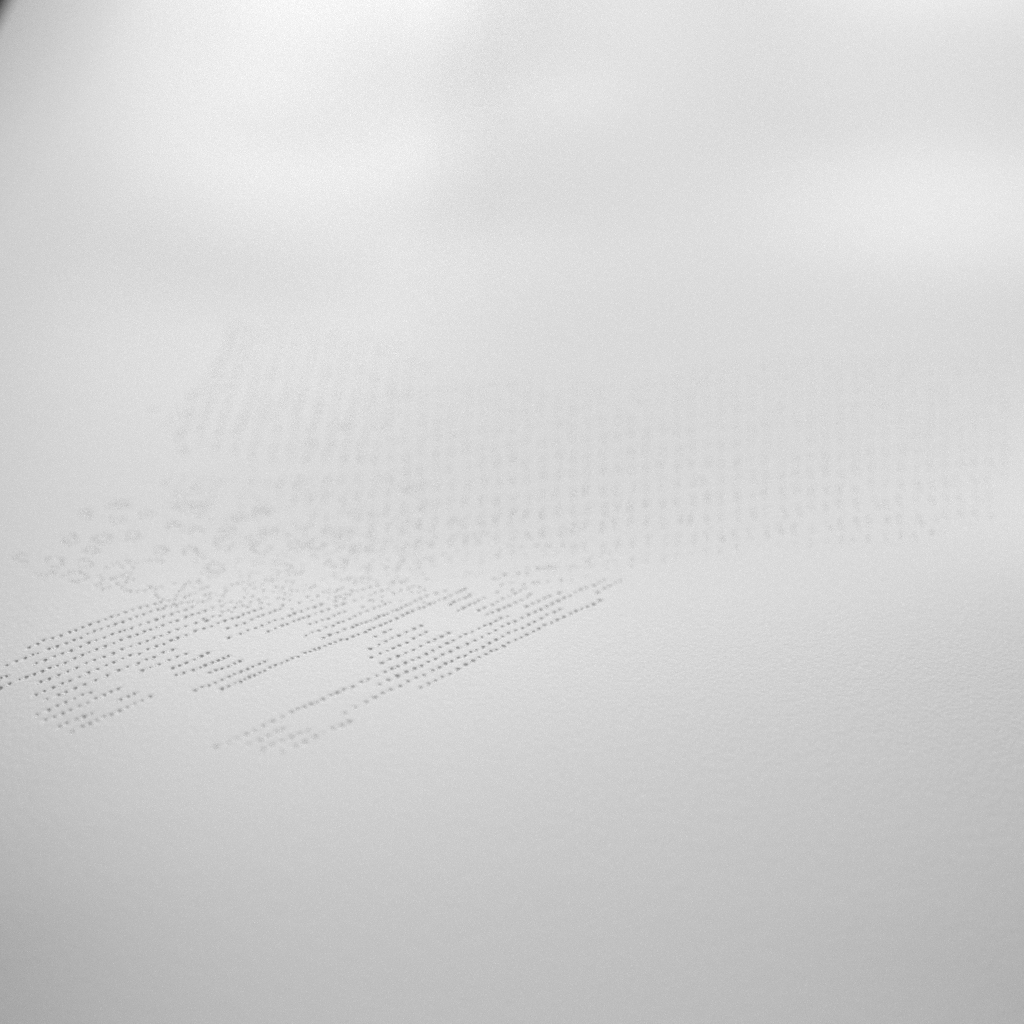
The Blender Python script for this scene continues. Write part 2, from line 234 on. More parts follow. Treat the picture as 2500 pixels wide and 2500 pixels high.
SOFT = [-765,1476,-759,1482,-749,1465,-738,1472,-728,1481,-716,1472,-706,1462,-696,1459,-683,1458,-671,1462,-665,1473,-653,1470,-644,1473,-651,1459,-647,1447,-640,1439,-630,1433,-617,1429,-608,1432,-608,1445,-607,1459,-604,1470,-769,1504,-759,1494,-744,1497,-738,1500,-727,1507,-716,1502,-704,1496,-714,1488,-607,1409,-598,1413,-605,1418,-592,1421,-580,1422,-574,1427,-564,1422,-555,1424,-591,1440,-585,1448,-577,1454,-765,1530,-757,1541,-748,1547,-735,1554,-726,1551,-713,1547,-703,1554,-692,1558,-679,1559,-668,1557,-736,1535,-717,1533,-723,1517,-714,1514,-617,1411,-547,1430,-546,1438,-557,1447,-549,1452,-537,1448,-570,1467,-566,1470,-559,1474,-603,1482,-598,1493,-582,1497,-525,1428,-513,1422,-503,1423,-517,1410,-533,1406,-531,1399,-502,1396,-495,1391,-511,1391,-493,1418,-487,1424,-480,1412,-470,1406,-469,1423,-483,1438,-470,1442,-456,1431,-449,1420,-444,1437,-434,1415,-422,1437,-411,1433,-399,1429,-381,1420,-409,1413,-390,1401,-525,1469,-523,1458,-524,1444,-517,1481,-508,1486,-498,1490,-490,1467,-483,1453,-473,1471,-454,1462,-477,1489,-492,1511,-484,1481,-462,1482,-492,1405,-434,1474,-435,1458,-422,1458,-413,1451,-402,1447,-393,1461,-403,1462,-408,1473,-421,1471,-380,1458,-370,1471,-364,1478,-352,1445,-344,1456,-334,1451,-370,1442,-359,1429,-331,1435,-319,1440,-317,1426,-312,1442,-302,1449,-294,1448,-293,1462,-283,1460,-273,1467,-271,1438,-283,1428,-265,1407,-319,1464,-312,1471,-407,1491,-419,1493,-436,1500,-446,1498,-458,1498,-407,1520,-419,1518,-397,1522,-396,1533,-302,1435,-257,1446,-256,1430,-249,1427,-235,1442,-233,1425,-249,1454,-238,1462,-261,1475,-214,1451,-200,1428,-204,1463,-183,1455,-169,1456,-159,1422,-160,1465,-170,1474,-182,1476,-190,1470,-230,1485,-220,1490,-196,1499,-206,1492,-122,1462,-27,1457,1,1465,-248,1480,-253,1494,-267,1503,-280,1503,-291,1492,-304,1503,21,1482,40,1488,50,1490,-1,1486,-19,1481,-34,1502,-23,1504,-13,1516,12,1519,28,1521,31,1536,48,1536,58,1537,69,1538,78,1539,116,1542,125,1537,149,1539,155,1541,139,1507,143,1562,145,1559,109,1495,91,1497,66,1491,250,1520,260,1499,227,1504,151,1568,173,1575,190,1587,269,1577,293,1575,303,1577,409,1548,425,1554,441,1564,457,1573,476,1583]
STROKES = [(1,-915,1545,-916,1541,-921,1539,-925,1538,-931,1538,-935,1540,-940,1544,-944,1548,-943,1553,-942,1557,-940,1560,-934,1561,-929,1561,-923,1559,-920,1555),
 (1,-884,1543,-882,1549,-882,1553,-876,1555,-870,1556,-862,1554,-856,1551,-854,1546,-848,1541,-848,1535,-852,1530,-855,1527,-861,1526,-867,1527,-874,1530),
 (1,-860,1625,-853,1622,-850,1617,-849,1612,-848,1607,-851,1603,-856,1601,-862,1601,-868,1603,-871,1607,-875,1612,-877,1617,-873,1622,-869,1625,-864,1626),
 (1,-809,1634,-801,1634,-793,1632,-790,1628,-785,1622,-784,1617,-789,1612,-794,1608,-801,1607,-808,1609,-814,1613,-821,1617,-819,1623,-817,1629,-814,1632),
 (1,-827,1581,-825,1584,-825,1586,-821,1588,-815,1589,-810,1590,-804,1589,-802,1587,-797,1584,-795,1582,-799,1579,-801,1576,-805,1575,-810,1574,-816,1574),
 (1,-828,1543,-826,1547,-825,1550,-818,1552,-812,1552,-805,1551,-800,1548,-799,1544,-794,1540,-795,1536,-800,1532,-804,1530,-810,1529,-815,1530,-822,1533),
 (1,-835,1501,-833,1506,-833,1510,-826,1514,-817,1515,-808,1514,-799,1511,-796,1507,-790,1501,-789,1496,-795,1491,-800,1488,-808,1486,-815,1487,-824,1490),
 (1,-866,1514,-859,1513,-854,1512,-854,1509,-851,1507,-853,1505,-859,1504,-863,1502,-870,1502,-876,1502,-882,1503,-889,1505,-888,1507,-889,1509,-889,1511),
 (1,-871,1686,-871,1691,-873,1694,-870,1698,-866,1700,-862,1701,-857,1700,-854,1698,-850,1695,-847,1691,-849,1686,-850,1683,-853,1680,-857,1679,-862,1680),
 (1,-823,1740,-818,1742,-812,1744,-805,1745,-798,1744,-790,1742,-790,1738,-791,1734,-790,1731,-797,1727,-804,1725,-811,1724,-818,1725,-822,1727,-829,1729),
 (1,-789,1695,-784,1692,-784,1687,-785,1683,-784,1680,-789,1677,-793,1676,-798,1676,-803,1677,-805,1680,-810,1683,-811,1687,-809,1692,-808,1695,-804,1697),
 (1,-739,1698,-744,1698,-749,1699,-755,1702,-756,1705,-755,1709,-757,1713,-753,1716,-748,1718,-743,1718,-738,1717,-735,1715,-730,1712,-728,1708,-732,1704),
 (1,-741,1642,-735,1637,-735,1632,-736,1626,-738,1623,-744,1621,-750,1621,-757,1624,-761,1628,-761,1634,-763,1639,-759,1643,-754,1646,-748,1646,-741,1643),
 (1,-670,1593,-666,1588,-669,1583,-672,1579,-676,1577,-682,1577,-687,1580,-693,1584,-694,1589,-693,1594,-693,1598,-688,1601,-683,1601,-677,1600,-672,1597),
 (1,-626,1582,-630,1584,-635,1587,-640,1591,-639,1595,-638,1600,-638,1603,-633,1606,-628,1606,-623,1606,-618,1603,-616,1599,-611,1595,-611,1590,-615,1586),
 (1,-634,1654,-636,1656,-640,1659,-643,1662,-641,1666,-640,1669,-639,1671,-635,1673,-631,1673,-626,1672,-623,1670,-621,1667,-617,1664,-618,1660,-620,1657),
 (1,-680,1665,-684,1666,-687,1668,-692,1671,-691,1675,-691,1678,-691,1681,-687,1684,-683,1685,-678,1685,-674,1683,-672,1680,-667,1677,-667,1674,-669,1670),
 (1,-541,1622,-543,1618,-551,1614,-556,1612,-565,1612,-570,1614,-577,1618,-584,1622,-582,1628,-582,1633,-580,1637,-573,1640,-566,1641,-557,1640,-551,1638),
 (1,-569,1662,-576,1663,-581,1665,-588,1669,-587,1673,-584,1678,-582,1681,-575,1682,-569,1682,-562,1680,-558,1676,-559,1671,-558,1667,-562,1664,-568,1662),
 (1,-548,1718,-546,1714,-550,1710,-553,1708,-557,1706,-562,1707,-567,1708,-573,1711,-573,1715,-573,1719,-573,1723,-569,1726,-564,1727,-559,1727,-554,1725),
 (1,-559,1525,-566,1526,-572,1529,-580,1534,-580,1541,-578,1546,-576,1551,-569,1553,-562,1553,-554,1550,-549,1545,-549,1539,-546,1533,-550,1528,-556,1525),
 (1,-677,1736,-683,1736,-688,1737,-696,1739,-697,1743,-696,1746,-698,1750,-693,1753,-686,1755,-680,1756,-674,1756,-670,1754,-664,1751,-661,1747,-665,1743),
 (1,-625,1759,-620,1755,-622,1750,-624,1746,-627,1743,-632,1742,-637,1742,-644,1744,-647,1748,-647,1752,-649,1757,-647,1761,-642,1764,-637,1765,-631,1764),
 (1,-507,1655,-499,1652,-494,1649,-494,1644,-491,1639,-494,1634,-500,1631,-506,1630,-514,1631,-518,1635,-523,1639,-526,1644,-522,1649,-519,1653,-514,1655),
 (1,-476,1675,-471,1671,-472,1667,-475,1663,-477,1660,-484,1659,-489,1660,-496,1662,-500,1666,-499,1670,-500,1674,-496,1677,-489,1679,-483,1679,-477,1677),
 (1,-514,1756,-506,1754,-503,1750,-503,1745,-501,1740,-504,1736,-510,1733,-515,1733,-522,1734,-525,1737,-531,1741,-534,1745,-530,1750,-528,1754,-524,1757),
 (1,-412,1697,-408,1693,-412,1688,-414,1685,-417,1682,-424,1681,-429,1682,-437,1683,-440,1687,-441,1691,-445,1695,-443,1699,-438,1703,-435,1705,-429,1706),
 (1,-483,1614,-477,1610,-478,1605,-479,1600,-479,1595,-484,1593,-490,1591,-496,1592,-502,1594,-504,1598,-510,1603,-511,1608,-507,1613,-506,1617,-501,1619),
 (1,-453,1550,-448,1553,-440,1554,-432,1552,-426,1549,-418,1544,-419,1539,-422,1534,-423,1530,-432,1528,-439,1528,-448,1530,-455,1533,-456,1538,-461,1543),
 (1,-373,1629,-367,1625,-369,1620,-372,1615,-373,1611,-379,1609,-385,1608,-392,1609,-398,1612,-400,1616,-406,1621,-406,1626,-402,1630,-400,1634,-395,1636),
 (1,-334,1673,-327,1669,-327,1665,-330,1661,-331,1658,-338,1656,-344,1656,-352,1657,-358,1659,-359,1663,-363,1667,-363,1671,-356,1674,-351,1676,-344,1676),
 (1,-289,1614,-282,1611,-283,1606,-287,1602,-289,1599,-296,1598,-303,1598,-311,1600,-316,1604,-316,1608,-318,1612,-314,1616,-307,1618,-300,1618,-292,1617),
 (1,-439,1622,-436,1626,-431,1628,-425,1628,-420,1626,-413,1622,-411,1618,-412,1613,-411,1608,-415,1605,-421,1603,-427,1603,-433,1605,-436,1608,-441,1613),
 (1,-337,1571,-328,1569,-321,1566,-320,1561,-316,1556,-317,1551,-325,1548,-330,1545,-338,1545,-345,1547,-351,1551,-358,1555,-355,1560,-353,1565,-351,1569),
 (1.3,-857,2080,-838,2111,-845,2099,-838,2104),
 (1.3,-744,1949,-724,1965,-747,1944,-724,1952),
 (1.3,-743,1808,-740,1826,-736,1824,-746,1808),
 (1.3,-676,1812,-682,1810,-686,1826,-677,1822),
 (1.3,-626,1826,-627,1846,-634,1833,-629,1830),
 (1.3,-562,1860,-564,1843,-562,1845,-547,1849),
 (1.3,-501,1818,-509,1811,-505,1811,-509,1812),
 (1.3,-625,1771,-636,1780,-627,1776,-631,1781),
 (1.3,-578,1797,-560,1797,-556,1793,-564,1793),
 (1.3,-811,1748,-811,1731,-818,1735,-816,1743),
 (1.3,-523,1752,-497,1735,-501,1736,-500,1750),
 (1.3,-403,2085,-401,2070,-394,2069,-419,2080),
 (1.3,-398,1996,-400,1993,-410,1990,-408,2001),
 (1.3,-450,1999,-473,2014,-470,2002,-446,1993),
 (1.3,-401,2088,-387,2092,-403,2102,-408,2084),
 (1.7,-730,2573,-735,2398,-744,2260,-789,2028),
 (1.7,-699,2540,-705,2365,-716,2227,-764,2017),
 (1.7,-745,2568,-754,2413,-765,2253,-807,2041),
 (1.7,-525,2295,-514,2070),
 (1.7,-580,2200,-639,2060),
 (1.7,-457,2241,-480,1993),
 (2.6,-634,1893,-549,1905),
 (1.7,-376,2240,-388,2103),
 (1.7,-559,2241,-587,2081),
 (1.7,-618,2234,-653,2036),
 (2.6,-226,1707,-116,1697,0,1685),
 (2.6,62,1540,126,1535),
 (2.6,-347,1522,-294,1534),
 (2.6,-234,1621,-153,1627),
 (2.6,-123,1662,-41,1646),
 (2.6,-8,1604,64,1616,144,1608),
 (2.6,41,1645,139,1657),
 (2.6,159,1601,248,1613),
 (2.6,-198,1578,-95,1591),
 (2.6,189,1670,285,1654),
 (1.5,-321,1614,-324,1621,-325,1628,-320,1633,-321,1640,-326,1646),
 (1.5,-203,1616,-195,1617,-189,1619,-182,1621,-176,1624,-168,1623),
 (1.5,-219,1828,-211,1830,-204,1833,-198,1836,-195,1843),
 (1.5,-553,1646,-547,1650,-540,1649,-533,1646,-526,1647),
 (1.5,-347,1616,-343,1621,-343,1628,-344,1635,-347,1643),
 (1.5,-314,1572,-312,1578,-309,1584,-305,1589,-300,1594),
 (1.5,-568,1506,-574,1512,-578,1518,-582,1525,-585,1532,-583,1538,-585,1545),
 (1.5,-632,1479,-626,1481,-622,1486,-617,1488,-611,1491),
 (1.5,-426,1574,-431,1580,-438,1583,-444,1582,-452,1582),
 (1.5,-231,1529,-226,1533,-219,1535,-216,1541,-215,1548),
 (1.5,-457,1566,-450,1567,-444,1569,-439,1574,-435,1578),
 (1.5,-239,1539,-235,1544,-233,1551,-232,1558),
 (1.5,-372,1648,-367,1643,-361,1638,-354,1635,-346,1635,-340,1630),
 (1.5,-345,1723,-338,1724,-332,1728,-327,1732,-319,1732),
 (1.5,-242,1610,-234,1609,-227,1606,-222,1601),
 (1.5,-311,1719,-311,1727,-307,1733,-304,1739,-297,1741,-290,1744),
 (1.5,-421,1635,-414,1636,-406,1634,-401,1628,-394,1625,-387,1626),
 (1.5,-525,1558,-527,1565,-526,1572,-525,1578,-520,1582,-514,1584,-506,1584),
 (1.5,-222,1802,-216,1807,-211,1812,-208,1819,-210,1827,-209,1834),
 (1.5,-566,1600,-559,1597,-553,1592,-551,1585),
 (1.5,-448,1822,-441,1822,-433,1819,-425,1818,-417,1819,-413,1824),
 (1.5,-208,1562,-201,1562,-195,1564,-189,1568,-186,1574),
 (1.5,-227,1471,-220,1468,-216,1463,-214,1456,-209,1450),
 (1.5,-196,1590,-191,1595,-185,1597,-178,1599,-172,1602,-165,1604),
 (1.5,-482,1563,-475,1561,-469,1556,-463,1551),
 (1.5,-218,1489,-220,1496,-225,1501,-228,1508,-229,1515,-235,1520),
 (1.5,-627,1842,-620,1845,-616,1851,-612,1857,-605,1859),
 (1.5,-513,1572,-506,1570,-499,1568,-492,1564,-485,1560,-481,1554,-481,1547),
 (1.5,-268,1568,-261,1565,-254,1563,-247,1564,-241,1565,-237,1571,-233,1576),
 (1.5,-587,1610,-588,1617,-589,1624,-586,1630,-585,1636,-584,1643),
 (1.5,-612,1612,-614,1619,-616,1626,-620,1633,-626,1637),
 (1.5,-244,1596,-238,1599,-230,1597,-225,1592,-218,1588,-211,1586),
 (1.5,-409,1531,-406,1537,-403,1543,-398,1547),
 (1.5,-248,1642,-241,1639,-234,1638,-227,1635,-223,1629,-217,1623),
 (1.5,-504,1510,-499,1514,-494,1518,-491,1523,-485,1526,-478,1525),
 (1.5,-222,1839,-228,1845,-232,1852,-233,1860,-237,1867,-242,1874),
 (1.5,-298,1847,-290,1846,-283,1849,-280,1856,-282,1863),
 (1.5,-740,1838,-741,1846,-739,1852,-737,1860,-738,1867,-740,1875),
 (1.5,-421,1639,-415,1642,-412,1648,-413,1656),
 (1.5,-420,1653,-412,1650,-405,1649,-399,1644,-392,1643,-385,1639),
 (1.5,-285,1641,-279,1643,-271,1643,-264,1641,-257,1638,-250,1640,-243,1642),
 (1.5,-418,1851,-411,1853,-405,1857,-403,1865,-401,1872),
 (1.5,-535,1734,-528,1735,-521,1737,-515,1741,-507,1741,-502,1746),
 (1.5,-646,1811,-638,1807,-632,1803,-624,1803,-616,1801),
 (1.5,-451,1842,-455,1849,-459,1857,-463,1864),
 (1.5,-479,1606,-472,1603,-468,1596,-467,1589,-466,1582,-467,1575,-471,1570),
 (1.5,-358,1843,-351,1839,-343,1836,-338,1829,-334,1822),
 (1.5,-288,1630,-281,1629,-274,1630,-267,1630,-260,1627,-254,1622,-250,1615),
 (1.5,-700,1729,-694,1732,-690,1738,-690,1745,-688,1752),
 (1.5,-317,1508,-310,1508,-303,1506,-297,1505,-291,1500,-286,1495,-279,1494),
 (1.5,-522,1765,-521,1772,-515,1776,-512,1782,-510,1790),
 (1.5,-353,1763,-352,1770,-356,1777,-359,1784,-363,1792),
 (1.5,-342,1661,-343,1668,-347,1675,-348,1682),
 (1.5,-632,1706,-636,1713,-641,1719,-649,1721,-656,1721,-662,1718),
 (1.5,-167,1493,-160,1494,-156,1499,-156,1506,-152,1511,-150,1518,-148,1525),
 (1.5,-369,1583,-362,1585,-355,1587,-348,1586,-343,1580),
 (1.5,-586,1717,-578,1718,-571,1716,-565,1710,-563,1703,-562,1696),
 (1.5,-305,1605,-302,1611,-301,1618,-296,1623,-289,1623),
 (1.5,-563,1542,-555,1540,-549,1537,-542,1532,-538,1526),
 (1.5,-274,1497,-270,1503,-270,1510,-268,1516),
 (1.5,-298,1513,-291,1509,-285,1505,-279,1501,-276,1494,-271,1489,-265,1485),
 (1.5,-218,1524,-217,1531,-218,1538,-216,1545,-210,1548,-205,1552,-200,1557),
 (1.5,-204,1667,-197,1666,-190,1668,-182,1668,-175,1669,-168,1667,-160,1668),
 (1.5,-501,1579,-494,1577,-488,1579,-481,1578),
 (1.5,-276,1595,-269,1593,-262,1595,-255,1597,-248,1595),
 (1.5,-570,1824,-562,1820,-556,1814,-553,1807,-547,1800,-546,1793,-546,1785),
 (1.5,-481,1647,-474,1644,-467,1644,-460,1646,-454,1650,-450,1655),
 (1.5,-182,1561,-175,1563,-168,1563,-162,1559,-158,1553,-152,1548,-147,1543),
 (1.5,-440,1808,-432,1805,-425,1805,-417,1804,-410,1808),
 (1.5,-162,1556,-160,1563,-155,1567,-150,1572),
 (1.5,-277,1503,-275,1509,-273,1516,-272,1523,-272,1530,-268,1535,-265,1541),
 (1.5,-612,1698,-605,1699,-597,1699,-590,1696,-583,1692),
 (1.5,-351,1737,-343,1737,-337,1732,-329,1728,-325,1722,-318,1718),
 (1.5,-561,1531,-561,1538,-563,1545,-568,1551),
 (1.5,-672,1827,-672,1835,-671,1842,-669,1850,-663,1854,-659,1860,-652,1862),
 (1.5,-499,1756,-499,1763,-499,1771,-502,1778,-502,1786),
 (1.5,-496,1497,-490,1499,-484,1502,-482,1508,-481,1514),
 (1.5,-382,1778,-382,1786,-387,1792,-394,1795),
 (1.5,-715,1787,-709,1790,-705,1796,-705,1803,-706,1811,-705,1818,-707,1825),
 (1.5,-292,1493,-285,1493,-278,1489,-273,1485,-266,1481),
 (1.5,-565,1519,-558,1516,-551,1517,-544,1515),
 (1.5,-231,1806,-233,1814,-234,1822,-239,1828,-241,1836,-246,1843,-251,1849),
 (1.5,-557,1715,-549,1715,-542,1717,-537,1721,-535,1728,-530,1733),
 (1.5,-331,1584,-324,1584,-316,1583,-309,1581,-302,1579,-295,1576,-288,1577),
 (1.5,-534,1768,-532,1774,-533,1782,-538,1788,-541,1796,-544,1803),
 (1.5,-583,1573,-588,1579,-595,1583,-602,1583,-609,1586),
 (1.5,-204,1774,-200,1779,-201,1787,-196,1793),
 (1.5,-541,1724,-534,1720,-527,1715,-520,1712,-512,1712),
 (1.5,-646,1647,-651,1653,-656,1659,-663,1663),
 (1.5,-571,1560,-577,1566,-584,1569,-590,1568,-597,1568,-603,1564),
 (1.5,-300,1531,-295,1535,-290,1539,-285,1544,-279,1545),
 (1.5,-712,1778,-712,1785,-714,1793,-719,1798,-726,1803),
 (1.5,-194,1532,-188,1536,-181,1537,-175,1534),
 (1.5,-513,1535,-516,1542,-521,1548,-522,1555,-520,1561),
 (1.5,-571,1469,-567,1473,-560,1475,-555,1478),
 (1.5,-503,1602,-506,1609,-510,1616,-517,1620,-524,1623,-530,1622,-537,1619),
 (1.5,-714,1842,-708,1845,-701,1847,-695,1851,-690,1857,-682,1858,-675,1860),
 (1.5,-199,1635,-199,1642,-199,1649,-203,1655),
 (1.5,-430,1633,-431,1640,-436,1645,-443,1650,-449,1656),
 (1.5,-713,1782,-708,1787,-700,1789,-693,1787,-685,1785,-678,1785,-670,1785),
 (1.5,-409,1813,-404,1817,-398,1821,-390,1821),
 (1.5,-182,1631,-175,1628,-168,1627,-161,1624,-155,1620),
 (1.5,-276,1634,-275,1641,-273,1647,-274,1654),
 (1.5,-451,1493,-453,1500,-457,1506,-462,1513),
 (1.5,-224,1736,-218,1739,-210,1739,-202,1739,-196,1743,-189,1745),
 (1.5,-631,1703,-624,1704,-617,1701,-611,1695,-605,1689),
 (1.5,-412,1648,-412,1655,-413,1662,-417,1669,-418,1677,-422,1683),
 (1.5,-667,1677,-660,1680,-653,1680,-646,1676,-639,1676),
 (1.5,-579,1513,-572,1513,-565,1510,-558,1511,-551,1509),
 (1.5,-233,1511,-226,1511,-220,1507,-216,1501,-210,1497,-205,1491,-202,1485),
 (1.5,-469,1571,-462,1567,-457,1562,-450,1558,-443,1555),
 (1.5,-351,1505,-345,1502,-338,1499,-331,1499),
 (1.5,-317,1701,-313,1707,-308,1712,-304,1717,-304,1725,-305,1732),
 (1.5,-202,1846,-195,1847,-187,1847,-179,1843,-172,1840),
 (1.5,-591,1708,-583,1705,-577,1700,-571,1695,-564,1692),
 (1.5,-667,1739,-670,1746,-668,1752,-663,1757,-655,1757,-649,1761,-641,1760),
 (1.5,-322,1774,-324,1782,-324,1789,-329,1796,-336,1801,-343,1806),
 (1.5,-446,1634,-442,1639,-444,1647,-447,1653,-451,1660,-456,1666),
 (1.5,-714,1752,-709,1756,-704,1761,-696,1762,-691,1766,-688,1772),
 (1.5,-489,1549,-493,1555,-492,1562,-492,1569,-493,1576),
 (1.5,-450,1520,-443,1519,-437,1521,-434,1526,-428,1529,-421,1529),
 (1.5,-670,1757,-664,1752,-657,1747,-650,1743,-647,1736,-641,1731),
 (1.5,-286,1660,-281,1665,-279,1672,-281,1679,-287,1684,-294,1688,-301,1688),
 (1.5,-415,1589,-417,1596,-419,1603,-419,1611,-423,1617,-429,1622),
 (1.5,-263,1593,-256,1592,-250,1596,-246,1601),
 (1.5,-500,1652,-506,1657,-512,1662,-519,1665),
 (1.5,-221,1558,-217,1563,-218,1571,-215,1576,-210,1581,-203,1582,-198,1587),
 (1.5,-235,1624,-229,1620,-225,1613,-224,1606,-222,1599,-221,1592),
 (1.5,-196,1678,-190,1682,-183,1683,-176,1685,-169,1684),
 (1.5,-418,1542,-411,1543,-405,1546,-400,1549),
 (1.5,-194,1504,-189,1509,-183,1511,-177,1515,-170,1514),
 (1.5,-590,1615,-589,1622,-585,1628,-579,1630,-575,1635),
 (1.5,-585,1779,-578,1775,-572,1769,-569,1762,-564,1756,-562,1748),
 (1.5,-348,1535,-341,1535,-335,1537,-330,1541),
 (1.5,-554,1714,-558,1720,-563,1727,-568,1733,-575,1737),
 (1.5,-190,1563,-183,1563,-176,1565,-170,1569,-166,1574,-162,1579),
 (1.5,-603,1549,-607,1556,-608,1563,-605,1568),
 (1.5,-197,1837,-189,1834,-181,1831,-177,1825),
 (1.5,-495,1655,-488,1653,-481,1653,-473,1651,-467,1646,-462,1640),
 (1.5,-362,1586,-360,1592,-354,1595,-349,1600,-348,1607),
 (1.5,-593,1646,-588,1650,-586,1656,-582,1661,-576,1664),
 (1.5,-257,1738,-251,1733,-244,1728,-241,1721,-238,1714,-234,1708),
 (1.5,-447,1565,-450,1572,-451,1579,-449,1585,-443,1589),
 (1.5,-404,1799,-404,1807,-400,1813,-401,1821),
 (1.5,-678,1761,-670,1763,-663,1763,-656,1759,-648,1761,-643,1765,-635,1765),
 (1.5,-248,1579,-250,1586,-254,1592,-261,1596),
 (1.5,-396,1579,-390,1574,-383,1572,-376,1569,-369,1569,-362,1568,-355,1569),
 (1.5,-480,1697,-472,1698,-465,1698,-460,1702),
 (1.5,-560,1508,-563,1515,-561,1521,-563,1528,-568,1534),
 (1.5,-335,1806,-334,1814,-332,1821,-327,1826,-321,1829,-318,1836),
 (1.5,-293,1682,-291,1688,-286,1693,-285,1700,-287,1707),
 (1.5,-222,1474,-225,1480,-229,1487,-228,1493,-223,1498),
 (1.5,-278,1710,-284,1715,-287,1722,-286,1730,-290,1737,-291,1744),
 (1.5,-364,1656,-361,1662,-360,1669,-356,1674),
 (1.5,-348,1475,-341,1474,-335,1473,-329,1468,-326,1461,-323,1454,-318,1448),
 (1.5,-364,1769,-361,1776,-359,1783,-353,1786),
 (1.5,-620,1589,-613,1588,-607,1584,-599,1581,-594,1576),
 (1.5,-238,1668,-231,1668,-224,1670,-217,1672,-210,1670,-203,1668),
 (1.5,-217,1538,-215,1545,-218,1551,-221,1558),
 (1.5,-417,1840,-409,1839,-402,1834,-396,1828,-391,1822,-386,1815,-383,1807),
 (1.5,-572,1528,-574,1535,-574,1541,-574,1548,-575,1555),
 (1.5,-199,1579,-204,1584,-210,1589,-213,1596,-219,1601,-225,1606,-229,1612),
 (1.5,-643,1712,-647,1718,-651,1725,-651,1732,-654,1739,-660,1744,-665,1750),
 (1.5,-345,1750,-338,1752,-331,1754,-323,1753),
 (1.5,-558,1697,-554,1703,-555,1710,-554,1717,-555,1724),
 (1.5,-642,1833,-649,1838,-655,1843,-661,1848,-666,1855),
 (1.5,-694,1779,-699,1785,-704,1791,-704,1799,-704,1806,-706,1814),
 (1.5,-242,1821,-235,1823,-228,1826,-220,1825,-212,1825,-204,1823,-196,1821),
 (1.5,-463,1823,-456,1826,-450,1830,-445,1835,-442,1842,-442,1850,-446,1857),
 (1.5,-184,1733,-179,1738,-175,1744,-176,1751,-174,1758,-176,1766),
 (1.5,-664,1813,-656,1811,-650,1806,-643,1801,-636,1798,-628,1796),
 (1.5,-384,1699,-380,1704,-377,1710,-380,1718),
 (1.5,-627,1599,-620,1597,-614,1592,-607,1589,-600,1588,-593,1586,-585,1585),
 (1.5,-567,1474,-573,1479,-579,1484,-582,1491),
 (1.5,-308,1658,-303,1652,-296,1648,-289,1645,-282,1641,-275,1639),
 (1.5,-472,1557,-464,1557,-458,1558,-451,1557),
 (1.5,-720,1763,-712,1763,-705,1765,-698,1762,-691,1758),
 (1.5,-376,1467,-380,1473,-382,1480,-387,1486,-393,1491),
 (1.5,-280,1720,-274,1724,-266,1724,-259,1725),
 (1.5,-271,1719,-266,1724,-260,1728,-255,1733),
 (1.5,-412,1608,-406,1604,-398,1602,-391,1600,-386,1594,-381,1588,-374,1584),
 (1.5,-644,1709,-645,1716,-650,1722,-657,1725,-664,1728,-670,1734,-678,1735),
 (1.5,-448,1803,-441,1800,-436,1793,-433,1785,-430,1778),
 (1.5,-478,1739,-472,1743,-466,1746,-459,1749,-453,1753),
 (1.5,-478,1552,-471,1551,-465,1548,-461,1541),
 (1.5,-364,1635,-357,1636,-351,1640,-351,1647,-348,1654,-341,1656,-337,1662),
 (1.5,-635,1829,-629,1832,-623,1835,-617,1840),
 (1.5,-322,1493,-315,1495,-313,1501,-307,1504,-300,1505),
 (1.5,-677,1673,-670,1669,-663,1666,-659,1660,-651,1657,-645,1653,-642,1646),
 (1.5,-515,1505,-511,1510,-511,1516,-515,1523),
 (1.5,-676,1810,-669,1806,-661,1805,-654,1808,-649,1813,-641,1814,-635,1818),
 (1.5,-194,1538,-189,1533,-188,1526,-183,1521),
 (1.5,-392,1843,-388,1850,-383,1855,-378,1860,-375,1867,-372,1874),
 (1.5,-607,1498,-601,1494,-598,1487,-592,1482,-588,1476,-589,1470,-586,1463),
 (1.5,-521,1609,-525,1615,-531,1620,-536,1626,-543,1630,-550,1631),
 (1.5,-237,1688,-230,1686,-222,1687,-216,1689,-209,1691,-201,1689,-195,1692),
 (1.5,-589,1622,-584,1616,-579,1610,-578,1603,-581,1597,-584,1592),
 (1.5,-517,1837,-510,1839,-503,1842,-499,1849,-492,1851,-486,1855)]
FIELDS = [[(-80, 201), (-77, 256), (-56, 261), (-32, 254), (-20, 234), (-25, 223), (-32, 194), (-44, 191), (-63, 194)],
 [(-27, 152), (-40, 167), (-54, 184), (-36, 193), (-32, 226), (-5, 225), (25, 225), (79, 236), (128, 239), (113, 197), (98, 169), (76, 161), (49, 160), (35, 157), (19, 152), (0, 150)]]

